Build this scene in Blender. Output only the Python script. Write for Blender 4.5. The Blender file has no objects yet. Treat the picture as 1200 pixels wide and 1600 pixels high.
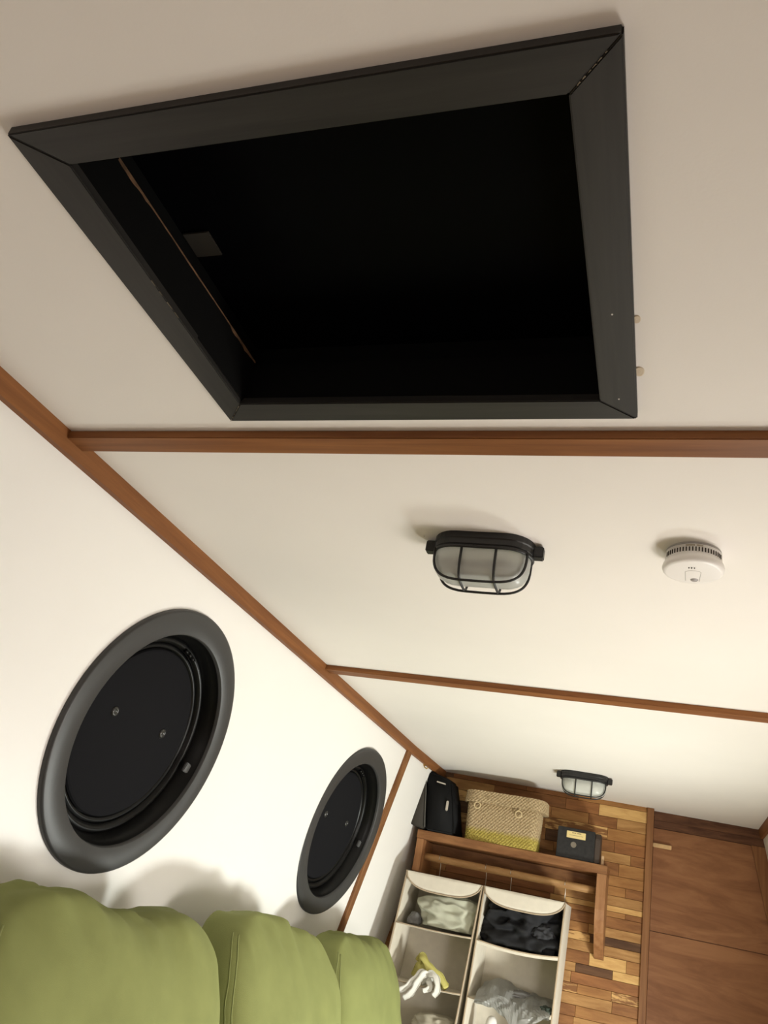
import bpy, bmesh, math, random
from mathutils import Vector, Matrix, noise
from math import sin, cos, pi, sqrt, radians

C = bpy.context.scene.collection
S = bpy.context.scene
random.seed(7)

# ------------------------------------------------------------------ camera
cd = bpy.data.cameras.new('camera')
cam = bpy.data.objects.new('camera', cd)
C.objects.link(cam)
R = ((0.938863, 0.286126, 0.191488), (0.034226, 0.475861, -0.878854), (-0.342585, 0.831678, 0.436976))
cam.matrix_world = Matrix(((R[0][0], -R[1][0], -R[2][0], 0.0), (R[0][1], -R[1][1], -R[2][1], 0.0),
                           (R[0][2], -R[1][2], -R[2][2], 1.28), (0, 0, 0, 1)))
cd.sensor_fit = 'VERTICAL'
cd.sensor_height = 36.0
cd.lens = 1242.25 * 36 / 1600
cd.clip_start = 0.02
S.camera = cam

# ------------------------------------------------------------------ night outside, side lamp and added lights inside, exposure
w = bpy.data.worlds.new('night')
w.use_nodes = True
w.node_tree.nodes['Background'].inputs[0].default_value = (0.002, 0.003, 0.006, 1)
w.node_tree.nodes['Background'].inputs[1].default_value = 0.3
S.world = w
S.view_settings.view_transform = 'Standard'
S.view_settings.look = 'None'
S.view_settings.gamma = 1.0
S.view_settings.use_curve_mapping = False
S.view_settings.exposure = 0.0


def point_light(name, loc, power, radius, col):
    l = bpy.data.lights.new(name, 'POINT')
    l.energy = power
    l.shadow_soft_size = radius
    l.color = col
    o = bpy.data.objects.new(name, l)
    o.location = loc
    C.objects.link(o)


def wide_spot(name, loc, aim, power, radius, col):
    l = bpy.data.lights.new(name, 'SPOT')
    l.energy = power
    l.shadow_soft_size = radius
    l.color = col
    l.spot_size = radians(172)
    l.spot_blend = 1.0
    o = bpy.data.objects.new(name, l)
    o.location = loc
    o.rotation_euler = (Vector(aim) - Vector(loc)).to_track_quat('-Z', 'Y').to_euler()
    C.objects.link(o)


point_light('side_lamp_light', (0.50, 1.70, 0.90), 33, 0.20, (1.0, 0.955, 0.91))
wide_spot('added_spot_light', (0.53, 3.05, 0.54), (-0.8, 3.0, 1.0), 116, 0.14, (0.97, 1.0, 0.94))  # unseen wide spot, added and aimed to balance wall against ceiling brightness
point_light('rear_fill_light', (0.10, -0.85, 0.80), 7, 0.15, (1.0, 0.89, 0.84))  # unseen fill behind the camera, added to lift the near ceiling

# ------------------------------------------------------------------ materials
MATS = {}


def mat(name, col, rough=0.6, metal=0.0, bump=0.0, bscale=200.0, var=0.0, vscale=8.0, spec=0.5, trans=0.0, ior=1.45):
    if name in MATS:
        return MATS[name]
    m = bpy.data.materials.new(name)
    m.use_nodes = True
    nt = m.node_tree
    b = nt.nodes['Principled BSDF']
    b.inputs['Base Color'].default_value = (*col, 1)
    b.inputs['Roughness'].default_value = rough
    b.inputs['Metallic'].default_value = metal
    b.inputs['Specular IOR Level'].default_value = spec
    b.inputs['Transmission Weight'].default_value = trans
    b.inputs['IOR'].default_value = ior
    tc = nt.nodes.new('ShaderNodeTexCoord')
    if var > 0:
        n = nt.nodes.new('ShaderNodeTexNoise')
        n.inputs['Scale'].default_value = vscale
        n.inputs['Detail'].default_value = 5
        nt.links.new(tc.outputs['Object'], n.inputs['Vector'])
        r = nt.nodes.new('ShaderNodeValToRGB')
        r.color_ramp.elements[0].position = 0.3
        r.color_ramp.elements[1].position = 0.7
        r.color_ramp.elements[0].color = (*[c * (1 - var) for c in col], 1)
        r.color_ramp.elements[1].color = (*[min(1, c * (1 + var)) for c in col], 1)
        nt.links.new(n.outputs['Fac'], r.inputs['Fac'])
        nt.links.new(r.outputs['Color'], b.inputs['Base Color'])
    if bump > 0:
        n2 = nt.nodes.new('ShaderNodeTexNoise')
        n2.inputs['Scale'].default_value = bscale
        n2.inputs['Detail'].default_value = 3
        nt.links.new(tc.outputs['Object'], n2.inputs['Vector'])
        bp = nt.nodes.new('ShaderNodeBump')
        bp.inputs['Strength'].default_value = bump
        bp.inputs['Distance'].default_value = 0.002
        nt.links.new(n2.outputs['Fac'], bp.inputs['Height'])
        nt.links.new(bp.outputs['Normal'], b.inputs['Normal'])
    MATS[name] = m
    return m


def wood(name, light, dark, axis='X', scale=1.0, rough=0.5, contrast=(0.35, 0.68), rnd=True, swirl=0.0, spec=0.2):
    if name in MATS:
        return MATS[name]
    m = bpy.data.materials.new(name)
    m.use_nodes = True
    nt = m.node_tree
    b = nt.nodes['Principled BSDF']
    b.inputs['Roughness'].default_value = rough
    b.inputs['Specular IOR Level'].default_value = spec
    tc = nt.nodes.new('ShaderNodeTexCoord')
    mp = nt.nodes.new('ShaderNodeMapping')
    sc = {'X': (2.2, 45, 45), 'Y': (45, 2.2, 45), 'Z': (45, 45, 2.2)}[axis]
    mp.inputs['Scale'].default_value = tuple(s * scale for s in sc)
    vec = tc.outputs['Object']
    if rnd:
        oi = nt.nodes.new('ShaderNodeObjectInfo')
        mul = nt.nodes.new('ShaderNodeMath')
        mul.operation = 'MULTIPLY'
        mul.inputs[1].default_value = 37.0
        nt.links.new(oi.outputs['Random'], mul.inputs[0])
        ad = nt.nodes.new('ShaderNodeVectorMath')
        ad.operation = 'ADD'
        nt.links.new(vec, ad.inputs[0])
        nt.links.new(mul.outputs[0], ad.inputs[1])
        vec = ad.outputs[0]
    nt.links.new(vec, mp.inputs['Vector'])
    n = nt.nodes.new('ShaderNodeTexNoise')
    n.inputs['Scale'].default_value = 1.0
    n.inputs['Detail'].default_value = 6
    n.inputs['Roughness'].default_value = 0.62
    n.inputs['Distortion'].default_value = 0.4 + swirl
    nt.links.new(mp.outputs[0], n.inputs['Vector'])
    r = nt.nodes.new('ShaderNodeValToRGB')
    r.color_ramp.elements[0].position = contrast[0]
    r.color_ramp.elements[1].position = contrast[1]
    r.color_ramp.elements[0].color = (*dark, 1)
    r.color_ramp.elements[1].color = (*light, 1)
    nt.links.new(n.outputs['Fac'], r.inputs['Fac'])
    nt.links.new(r.outputs['Color'], b.inputs['Base Color'])
    bp = nt.nodes.new('ShaderNodeBump')
    bp.inputs['Strength'].default_value = 0.15
    bp.inputs['Distance'].default_value = 0.001
    nt.links.new(n.outputs['Fac'], bp.inputs['Height'])
    nt.links.new(bp.outputs['Normal'], b.inputs['Normal'])
    MATS[name] = m
    return m


paint = mat('cream_paint', (0.80, 0.765, 0.715), 0.6, bump=0.06, bscale=260, var=0.018, vscale=2.5, spec=0.15)
paint_wall = mat('white_wall_paint', (0.88, 0.86, 0.825), 0.4, bump=0.05, bscale=260, var=0.012, vscale=2.0)
trim_wood_x = wood('oak_trim_across', (0.27, 0.110, 0.036), (0.165, 0.060, 0.019), 'X')
trim_wood_y = wood('oak_trim_lengthwise', (0.27, 0.110, 0.036), (0.165, 0.060, 0.019), 'Y')
trim_wood_z = wood('oak_trim_upright', (0.27, 0.125, 0.05), (0.165, 0.068, 0.026), 'Z')
shelf_wood = wood('shelf_wood', (0.30, 0.145, 0.06), (0.17, 0.07, 0.027), 'X')
shelf_wood_z = wood('shelf_wood_upright', (0.36, 0.18, 0.08), (0.24, 0.105, 0.042), 'Z')
rod_wood = wood('pale_dowel_wood', (0.50, 0.30, 0.13), (0.33, 0.175, 0.07), 'X')
ply = wood('plywood_door', (0.31, 0.142, 0.064), (0.20, 0.082, 0.034), 'X', scale=0.22, rough=0.55, swirl=1.6)
ply_dark = wood('shaded_header_joint_wood', (0.15, 0.066, 0.032), (0.07, 0.028, 0.014), 'X')  # shade over the door header mixed into the wood; also the panel joint
plank_mats = [
    wood('plank_tan', (0.471, 0.262, 0.097), (0.303, 0.148, 0.049)),
    wood('plank_honey', (0.404, 0.199, 0.066), (0.259, 0.114, 0.035)),
    wood('plank_brown', (0.315, 0.142, 0.049), (0.179, 0.070, 0.022)),
    wood('plank_russet', (0.348, 0.148, 0.051), (0.213, 0.085, 0.028)),
    wood('plank_dark', (0.146, 0.070, 0.031), (0.073, 0.032, 0.013)),
    wood('plank_pale', (0.696, 0.445, 0.173), (0.516, 0.285, 0.097)),
    wood('plank_two_tone', (0.628, 0.376, 0.143), (0.224, 0.097, 0.033), contrast=(0.46, 0.54)),
]
bare_wood = mat('bare_wood_edge', (0.16, 0.088, 0.045), 0.7, var=0.6, vscale=40)
frame_black = wood('black_stained_wood', (0.028, 0.026, 0.0235), (0.016, 0.015, 0.014), 'X', scale=1.4, rough=0.5, rnd=False, spec=0.4)
frame_black_y = wood('black_stained_wood_lengthwise', (0.028, 0.026, 0.0235), (0.016, 0.015, 0.014), 'Y', scale=1.4, rough=0.5, rnd=False, spec=0.4)
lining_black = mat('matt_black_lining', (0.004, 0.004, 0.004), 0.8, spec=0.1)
black_satin = mat('black_satin_liner', (0.042, 0.042, 0.042), 0.42, bump=0.05, bscale=300)
black_gloss = mat('black_gloss_tube', (0.005, 0.005, 0.005), 0.34, spec=0.22)
black_felt = mat('black_cover_cloth', (0.009, 0.009, 0.0105), 0.9, bump=0.3, bscale=900, spec=0.12)
black_plastic = mat('black_plastic', (0.016, 0.016, 0.016), 0.42, bump=0.04, bscale=500)
grey_plastic = mat('grey_clip_plastic', (0.10, 0.10, 0.10), 0.4)
screw_metal = mat('dark_screw_metal', (0.06, 0.06, 0.058), 0.3, metal=0.6)
bright_metal = mat('bright_metal', (0.75, 0.72, 0.66), 0.3, metal=1.0)
brass = mat('brass', (0.62, 0.42, 0.16), 0.3, metal=1.0)
white_plastic = mat('white_plastic', (0.80, 0.775, 0.74), 0.35)
slot_dark = mat('vent_shadow', (0.05, 0.04, 0.03), 0.8)
led_grey = mat('grey_button', (0.30, 0.28, 0.27), 0.4)
print_tan = mat('tan_print', (0.45, 0.38, 0.27), 0.7)
frosted = mat('frosted_ribbed_glass', (0.83, 0.85, 0.80), 0.3, trans=0.55, ior=1.35)
glass = mat('window_glass', (0.9, 0.95, 0.95), 0.01, trans=1.0, ior=1.3)
tinted = mat('black_tinted_pane', (0.0015, 0.0015, 0.002), 0.35, spec=0.04)
reflector = mat('lamp_reflector', (0.42, 0.42, 0.39), 0.5)
green = mat('green_suede', (0.225, 0.245, 0.088), 0.85, bump=0.25, bscale=700, var=0.09, vscale=9, spec=0.2)
green_seam = mat('green_stitching', (0.26, 0.285, 0.115), 0.85, spec=0.2)
canvas = mat('cream_canvas', (0.70, 0.645, 0.545), 0.85, bump=0.3, bscale=900, var=0.04, vscale=30, spec=0.2)
canvas_edge = mat('beige_binding', (0.43, 0.34, 0.24), 0.85, spec=0.2)
cloth_pale = mat('pale_grey_green_cloth', (0.47, 0.47, 0.37), 0.9, bump=0.3, bscale=600, var=0.08, vscale=14)
cloth_white = mat('white_cloth', (0.78, 0.76, 0.70), 0.9, bump=0.3, bscale=600)
cloth_yellow = mat('yellow_cloth', (0.55, 0.50, 0.16), 0.9, bump=0.3, bscale=600)
cloth_dark = mat('charcoal_cloth', (0.008, 0.008, 0.010), 0.8, bump=0.3, bscale=500, var=0.5, vscale=12)
cloth_grey = mat('grey_cloth', (0.16, 0.155, 0.15), 0.9)
cloth_beige = mat('beige_cloth', (0.44, 0.40, 0.31), 0.9, bump=0.3, bscale=600)
polybag = mat('grey_plastic_bag', (0.46, 0.455, 0.43), 0.3, trans=0.12)
bag_black = mat('black_nylon', (0.007, 0.007, 0.0075), 0.7, bump=0.4, bscale=900, spec=0.2)
bag_grey = mat('brown_grey_nylon', (0.036, 0.030, 0.023), 0.75, bump=0.4, bscale=900)
box_black = mat('worn_black_board', (0.011, 0.0105, 0.0105), 0.5, var=0.6, vscale=60)
box_side = mat('brown_box_spine', (0.055, 0.036, 0.026), 0.6)
label_yellow = mat('cream_label', (0.78, 0.62, 0.28), 0.6)
ink = mat('dark_ink', (0.09, 0.06, 0.03), 0.7)
hole_grey = mat('finger_hole_metal', (0.20, 0.17, 0.13), 0.45)
resin = mat('amber_resin', (0.60, 0.50, 0.36), 0.4)
floor_mat = wood('floor_boards', (0.33, 0.19, 0.10), (0.20, 0.11, 0.05), 'Y', rnd=False)


def basket_mat():
    m = bpy.data.materials.new('seagrass_weave')
    m.use_nodes = True
    nt = m.node_tree
    b = nt.nodes['Principled BSDF']
    b.inputs['Roughness'].default_value = 0.75
    b.inputs['Specular IOR Level'].default_value = 0.2
    tc = nt.nodes.new('ShaderNodeTexCoord')
    sep = nt.nodes.new('ShaderNodeSeparateXYZ')
    nt.links.new(tc.outputs['Object'], sep.inputs[0])
    mr = nt.nodes.new('ShaderNodeMapRange')
    mr.inputs['From Min'].default_value = 0.040
    mr.inputs['From Max'].default_value = 0.062
    nz = nt.nodes.new('ShaderNodeTexNoise')
    nz.inputs['Scale'].default_value = 60
    nt.links.new(tc.outputs['Object'], nz.inputs['Vector'])
    ma = nt.nodes.new('ShaderNodeMath')
    ma.operation = 'MULTIPLY_ADD'
    ma.inputs[1].default_value = 0.02
    ma.inputs[2].default_value = -0.01
    nt.links.new(nz.outputs['Fac'], ma.inputs[0])
    mb = nt.nodes.new('ShaderNodeMath')
    mb.operation = 'ADD'
    nt.links.new(ma.outputs[0], mb.inputs[0])
    nt.links.new(sep.outputs['Z'], mb.inputs[1])
    nt.links.new(mb.outputs[0], mr.inputs['Value'])
    mix = nt.nodes.new('ShaderNodeMix')
    mix.data_type = 'RGBA'
    mix.inputs[6].default_value = (0.46, 0.37, 0.09, 1)
    mix.inputs[7].default_value = (0.50, 0.385, 0.23, 1)
    nt.links.new(mr.outputs[0], mix.inputs[0])
    n2 = nt.nodes.new('ShaderNodeTexNoise')
    n2.inputs['Scale'].default_value = 140
    nt.links.new(tc.outputs['Object'], n2.inputs['Vector'])
    mm = nt.nodes.new('ShaderNodeMix')
    mm.data_type = 'RGBA'
    mm.blend_type = 'MULTIPLY'
    mm.inputs[0].default_value = 0.75
    nt.links.new(mix.outputs[2], mm.inputs[6])
    rr = nt.nodes.new('ShaderNodeValToRGB')
    rr.color_ramp.elements[0].position = 0.35
    rr.color_ramp.elements[0].color = (0.55, 0.5, 0.45, 1)
    rr.color_ramp.elements[1].position = 0.6
    nt.links.new(n2.outputs['Fac'], rr.inputs['Fac'])
    nt.links.new(rr.outputs[0], mm.inputs[7])
    nt.links.new(mm.outputs[2], b.inputs['Base Color'])
    return m


weave = basket_mat()

# ------------------------------------------------------------------ helpers


def tag(o, label=None, cat=None, group=None, kind=None):
    if label:
        o['label'] = label
    if cat:
        o['category'] = cat
    if group:
        o['group'] = group
    if kind:
        o['kind'] = kind
    return o


def thing(name, loc, label=None, cat=None, group=None, kind=None):
    o = bpy.data.objects.new(name, None)
    o.empty_display_size = 0.05
    o.location = loc
    C.objects.link(o)
    return tag(o, label, cat, group, kind)


def wpos(o):
    p = Vector((0, 0, 0))
    while o is not None:
        p += o.location
        o = o.parent
    return p


def obj(name, bm, m, parent=None, smooth=False, origin=None):
    """Link a bmesh given in world coordinates as one object."""
    base = wpos(parent) if parent else Vector((0, 0, 0))
    if origin is None:
        origin = sum((v.co for v in bm.verts), Vector()) / max(1, len(bm.verts))
    origin = Vector(origin)
    for v in bm.verts:
        v.co -= origin
    bmesh.ops.recalc_face_normals(bm, faces=bm.faces[:])
    me = bpy.data.meshes.new(name)
    bm.to_mesh(me)
    bm.free()
    for p in me.polygons:
        p.use_smooth = smooth
    me.materials.append(m)
    o = bpy.data.objects.new(name, me)
    C.objects.link(o)
    o.location = origin - base
    if parent:
        o.parent = parent
    return o


def BM():
    return bmesh.new()


def add_hexa(bm, pts):
    """pts: 8 corners, 4 bottom ring then 4 top ring."""
    v = [bm.verts.new(p) for p in pts]
    for f in ((0, 1, 2, 3), (7, 6, 5, 4), (0, 4, 5, 1), (1, 5, 6, 2), (2, 6, 7, 3), (3, 7, 4, 0)):
        bm.faces.new([v[i] for i in f])
    return v


def add_box(bm, x0, x1, y0, y1, z0, z1, f=None):
    f = f or (lambda a, b, c: (a, b, c))
    return add_hexa(bm, [f(x0, y0, z0), f(x1, y0, z0), f(x1, y1, z0), f(x0, y1, z0),
                         f(x0, y0, z1), f(x1, y0, z1), f(x1, y1, z1), f(x0, y1, z1)])


def bevel(bm, w, seg=2):
    bmesh.ops.bevel(bm, geom=bm.edges[:], offset=w, segments=seg, affect='EDGES', clamp_overlap=True)
    return bm


def box(x0, x1, y0, y1, z0, z1, f=None, bev=0.0, seg=2):
    bm = BM()
    add_box(bm, x0, x1, y0, y1, z0, z1, f)
    if bev:
        bevel(bm, bev, seg)
    return bm


def add_tube(bm, pts, r, n=8, closed=False, caps=True):
    pts = [Vector(p) for p in pts]
    rings = []
    up = None
    N = len(pts)
    for i, p in enumerate(pts):
        if closed:
            t = (pts[(i + 1) % N] - pts[i - 1]).normalized()
        else:
            t = (pts[min(i + 1, N - 1)] - pts[max(i - 1, 0)]).normalized()
        if up is None:
            up = Vector((0, 0, 1)) if abs(t.z) < 0.9 else Vector((1, 0, 0))
        a = t.cross(up)
        if a.length < 1e-6:
            a = t.orthogonal()
        a.normalize()
        b = a.cross(t).normalized()
        up = b
        rr = r[i] if isinstance(r, (list, tuple)) else r
        rings.append([bm.verts.new(p + a * (rr * cos(2 * pi * k / n)) + b * (rr * sin(2 * pi * k / n))) for k in range(n)])
    M = N if closed else N - 1
    for i in range(M):
        A, B = rings[i], rings[(i + 1) % N]
        for k in range(n):
            bm.faces.new((A[k], A[(k + 1) % n], B[(k + 1) % n], B[k]))
    if caps and not closed:
        bm.faces.new(rings[0][::-1])
        bm.faces.new(rings[-1])
    return bm


def tube(pts, r, n=8, closed=False):
    return add_tube(BM(), pts, r, n, closed)


def lathe(profile, f, n=64, close_first=False, close_last=False):
    """profile of (radius, height); f(u, v, h) -> world."""
    bm = BM()
    rings = [[bm.verts.new(f(r * cos(2 * pi * k / n), r * sin(2 * pi * k / n), h)) for k in range(n)] for r, h in profile]
    for A, B in zip(rings[:-1], rings[1:]):
        for k in range(n):
            bm.faces.new((A[k], A[(k + 1) % n], B[(k + 1) % n], B[k]))
    if close_first:
        bm.faces.new(rings[0][::-1])
    if close_last:
        bm.faces.new(rings[-1])
    return bm


def prism(sect, p0, p1):
    """sect: list of offsets (Vector-like) swept from p0 to p1 (or callables per end)."""
    bm = BM()
    a = [bm.verts.new(Vector(p0) + Vector(s)) for s in sect]
    b = [bm.verts.new(Vector(p1) + Vector(s)) for s in sect]
    n = len(sect)
    for i in range(n):
        bm.faces.new((a[i], a[(i + 1) % n], b[(i + 1) % n], b[i]))
    bm.faces.new(a[::-1])
    bm.faces.new(b)
    return bm


def holed(outer, holes, f):
    """flat sheet with holes; outline points (u, v) mapped by f."""
    bm = BM()
    edges = []
    for loop in [outer] + holes:
        vs = [bm.verts.new((u, v, 0)) for u, v in loop]
        for i in range(len(vs)):
            edges.append(bm.edges.new((vs[i], vs[(i + 1) % len(vs)])))
    bmesh.ops.triangle_fill(bm, use_beauty=True, use_dissolve=False, edges=edges)
    for v in bm.verts:
        v.co = Vector(f(v.co.x, v.co.y))
    return bm


def struct(name, bm, m, parent=None, label=None, smooth=False, origin=None):
    o = obj(name, bm, m, parent, smooth, origin)
    if parent is None:
        o['kind'] = 'structure'
        if label:
            o['label'] = label
    return o


# ------------------------------------------------------------------ room constants (metres)
CEIL = 1.94
LEAN = 0.209                                   # the cabin sides lean inwards towards the roof
NRM = sqrt(1 + LEAN * LEAN)
Y0, YP = -1.5, 3.478                           # rear end, joint of the side panels
Y_END = 4.5


def wall_pt(y, s, off=0.0):
    """left wall: s metres down the slope from the ceiling, off metres proud."""
    z = CEIL - s / NRM
    return Vector((-1.06 + LEAN * (z - CEIL) + off / NRM, y, z - off * LEAN / NRM))


def ybk(x):
    return 4.1947 + 0.16 * (x + 0.0702)         # the forward bulkhead stands slightly askew


def B(x, wd, z):
    return Vector((x, ybk(x) - wd, z))


def yrec(x):
    return 4.280 + 0.16 * (x + 0.0238)          # recessed door part


def D(x, wd, z):
    return Vector((x, yrec(x) - wd, z))


# ------------------------------------------------------------------ ceiling, walls, floor
SK = dict(ox0=-0.684, ox1=-0.051, oy0=0.399, oy1=0.936, ix0=-0.638, ix1=-0.098, iy0=0.446, iy1=0.891, z=1.928)
m_ = 0.012
ceiling = struct('ceiling', holed([(-1.075, Y0), (0.46, Y0), (0.46, 4.42), (-1.075, 4.42)],
                                  [[(SK['ix0'] - m_, SK['iy0'] - m_), (SK['ix1'] + m_, SK['iy0'] - m_),
                                    (SK['ix1'] + m_, SK['iy1'] + m_), (SK['ix0'] - m_, SK['iy1'] + m_)]],
                                  lambda u, v: (u, v, CEIL)), paint, label='cream painted flat ceiling')

P1C, P2C = (1.655, 0.4235), (3.057, 0.434)      # porthole centres on the left wall (y, distance down)


def circ(c, r, n=72):
    return [(c[0] + r * cos(2 * pi * k / n), c[1] + r * sin(2 * pi * k / n)) for k in range(n)]


wall_left = struct('wall_left', holed([(Y0, 0), (YP, 0), (YP, 1.98), (Y0, 1.98)], [circ(P1C, 0.262), circ(P2C, 0.262)],
                                      lambda u, v: wall_pt(u, v)), paint_wall,
                   label='white inward-leaning cabin side with two round windows')
bm = BM()
g = []
for i in range(9):
    t = i / 8
    y = YP + t * (4.10 - YP)
    row = []
    for j in range(9):
        s = 1.98 * j / 8
        p = wall_pt(y, s)
        p.x += t * (0.018 + 0.027 * min(1, s / 0.7))
        row.append(bm.verts.new(p))
    g.append(row)
for i in range(8):
    for j in range(8):
        bm.faces.new((g[i][j], g[i + 1][j], g[i + 1][j + 1], g[i][j + 1]))
obj('wall_panel', bm, paint_wall, wall_left, True)

# right wall, rear bulkhead and floor (outside the frame, they close the cabin)
bm = BM()
v = [bm.verts.new(p) for p in ((0.437, Y0, CEIL), (0.437, 4.42, CEIL), (0.437 + 0.406, 4.42, 0), (0.437 + 0.406, Y0, 0))]
bm.faces.new(v)
struct('wall_right', bm, paint_wall, label='white inward-leaning cabin side on the right')
bm = BM()
v = [bm.verts.new(p) for p in ((-1.06, Y0, CEIL), (0.437, Y0, CEIL), (0.85, Y0, 0), (-1.47, Y0, 0))]
bm.faces.new(v)
struct('wall_back', bm, paint_wall, label='white rear bulkhead')
bm = BM()
v = [bm.verts.new(p) for p in ((-1.5, Y0, 0), (0.9, Y0, 0), (0.9, 4.45, 0), (-1.5, 4.45, 0))]
bm.faces.new(v)
struct('floor', bm, floor_mat, label='wooden cabin floor')

# ------------------------------------------------------------------ ceiling and wall trims
bm = BM()
sect = [(-1.046, 1.9405), (-1.0535, 1.904), (-1.0685, 1.904), (-1.061, 1.9405)]
rings = []
for y, dx in ((Y0, 0), (YP, 0), (4.13, 0.018)):
    rings.append([bm.verts.new((x + dx, y, z)) for x, z in sect])
for A_, B_ in zip(rings[:-1], rings[1:]):
    for k in range(4):
        bm.faces.new((A_[k], A_[(k + 1) % 4], B_[(k + 1) % 4], B_[k]))
bm.faces.new(rings[0])
bm.faces.new(rings[-1][::-1])
struct('trim_1', bm, trim_wood_y, label='brown wooden strip along the left ceiling corner')
struct('trim_2', box(-1.05, 0.432, 0.980, 1.028, 1.925, 1.9405, bev=0.0015), trim_wood_x,
       label='nearer brown wooden batten across the ceiling')
struct('trim_3', box(-1.05, 0.432, 2.340, 2.391, 1.925, 1.9405, bev=0.0015), trim_wood_x,
       label='farther brown wooden batten across the ceiling')
bm = BM()
a = [wall_pt(3.425, 0.03, 0), wall_pt(3.425, 0.03, 0.012), wall_pt(3.478, 0.03, 0.012), wall_pt(3.478, 0.03, 0)]
b = [wall_pt(3.425, 1.9, 0), wall_pt(3.425, 1.9, 0.012), wall_pt(3.478, 1.9, 0.012), wall_pt(3.478, 1.9, 0)]
add_hexa(bm, b + a)
bevel(bm, 0.001, 1)
struct('trim_4', bm, trim_wood_z, label='brown wooden cover strip down the left wall')
struct('trim_5', prism([(0.0, 0, 1.9405), (0.008, 0, 1.900), (0.022, 0, 1.900), (0.014, 0, 1.9405)], (0.424, Y0, 0), (0.424, 4.345, 0)),
       trim_wood_y, label='brown wooden strip along the right ceiling corner')

# ------------------------------------------------------------------ roof window
def roof_window():
    k = SK
    r = thing('window_1', ((k['ox0'] + k['ox1']) / 2, (k['oy0'] + k['oy1']) / 2, CEIL),
              'large square black-framed roof window showing the night', 'window', kind='structure')
    zt, zb = CEIL + 0.001, k['z']
    O = [(k['ox0'], k['oy0']), (k['ox1'], k['oy0']), (k['ox1'], k['oy1']), (k['ox0'], k['oy1'])]
    I = [(k['ix0'], k['iy0']), (k['ix1'], k['iy0']), (k['ix1'], k['iy1']), (k['ix0'], k['iy1'])]
    # a faintly uneven fit: the inner corners the photograph shows are not perfectly square
    I[0] = (-0.634, 0.445)
    I[3] = (-0.643, 0.889)
    I[2] = (-0.098, 0.893)
    planks = []
    g_ = 0.0004
    for i in range(4):
        j = (i + 1) % 4
        o0, o1, i1, i0 = Vector(O[i]), Vector(O[j]), Vector(I[j]), Vector(I[i])
        d = (o1 - o0).normalized() * g_
        q = [o0 + d, o1 - d, i1 - d, i0 + d]
        bm = BM()
        add_hexa(bm, [(p.x, p.y, zb) for p in q] + [(p.x, p.y, zt) for p in q])
        bevel(bm, 0.0015, 2)
        planks.append(obj('frame_plank', bm, frame_black if i % 2 == 0 else frame_black_y, r))
    # lining boards of the well
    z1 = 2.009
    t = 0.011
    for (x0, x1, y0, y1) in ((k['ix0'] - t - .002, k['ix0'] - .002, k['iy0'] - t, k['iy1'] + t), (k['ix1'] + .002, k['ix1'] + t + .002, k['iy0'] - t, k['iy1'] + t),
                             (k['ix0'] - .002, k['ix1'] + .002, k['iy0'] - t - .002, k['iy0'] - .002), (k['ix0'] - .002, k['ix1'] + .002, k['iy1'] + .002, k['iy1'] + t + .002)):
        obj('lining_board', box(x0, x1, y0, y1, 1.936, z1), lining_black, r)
    # unpainted edge left along the top of one lining board
    bm = BM()
    rng = random.Random(3)
    N = 44
    prev = None
    for i in range(N + 1):
        y = 0.50 + 0.388 * i / N
        f_ = max(0.12, 0.55 + 0.6 * sin(i * 0.35 + 0.6)) * (0.5 + rng.random() * 0.7)
        if 0.62 < y < 0.80:
            f_ *= 0.22
        c = [bm.verts.new((-0.6402, y, z1 - 0.0040 * f_)), bm.verts.new((-0.6385, y, z1 - 0.0040 * f_)),
             bm.verts.new((-0.6385, y, z1 + 0.0006)), bm.verts.new((-0.6402, y, z1 + 0.0006))]
        if prev:
            for a_ in range(4):
                bm.faces.new((prev[a_], prev[(a_ + 1) % 4], c[(a_ + 1) % 4], c[a_]))
        prev = c
    tag(obj('bare_edge', bm, bare_wood, r), 'unpainted orange-brown wood edge inside the opening')
    # steel coaming and glass above
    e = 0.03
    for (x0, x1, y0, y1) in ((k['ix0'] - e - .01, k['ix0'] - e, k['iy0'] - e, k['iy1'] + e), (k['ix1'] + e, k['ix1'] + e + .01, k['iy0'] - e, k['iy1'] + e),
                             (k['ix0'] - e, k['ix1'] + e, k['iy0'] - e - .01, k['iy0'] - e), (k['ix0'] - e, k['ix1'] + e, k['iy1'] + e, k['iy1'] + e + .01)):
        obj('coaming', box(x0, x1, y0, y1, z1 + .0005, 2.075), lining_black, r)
    obj('pane_reflection', box(-0.664, -0.622, 0.664, 0.708, 2.0585, 2.0615, bev=0.0008), mat('dim_reflection_brown', (0.022, 0.019, 0.014), 0.6), r)  # dim reflection in the pane, modelled as a flat brown plate
    obj('glass_pane', box(k['ix0'] - e + .001, k['ix1'] + e - .001, k['iy0'] - e + .001, k['iy1'] + e - .001, 2.062, 2.068), tinted, r)
    # bare wood where the paint has chipped along two mitres and an inner edge
    bm = BM()
    crng = random.Random(9)
    for (p, q, n_, w_) in ((Vector((-0.683, 0.935)), Vector((-0.644, 0.890)), 5, .0010), (Vector((-0.064, 0.412)), Vector((-0.092, 0.440)), 6, .0007),
                           (Vector((-0.6385, 0.62)), Vector((-0.6392, 0.70)), 4, .0006)):
        d = (q - p).normalized()
        nn_ = Vector((-d.y, d.x))
        for k_ in range(n_):
            a_ = p.lerp(q, k_ / n_)
            b_ = a_ + d * (q - p).length / n_ * crng.uniform(.3, .9)
            w2 = w_ * crng.uniform(.5, 1.1)
            c4 = [a_ - nn_ * w2, b_ - nn_ * w2 * .4, b_ + nn_ * w2 * .4, a_ + nn_ * w2]
            add_hexa(bm, [(c.x, c.y, zb - .00025) for c in c4] + [(c.x, c.y, zb + .0005) for c in c4])
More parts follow.
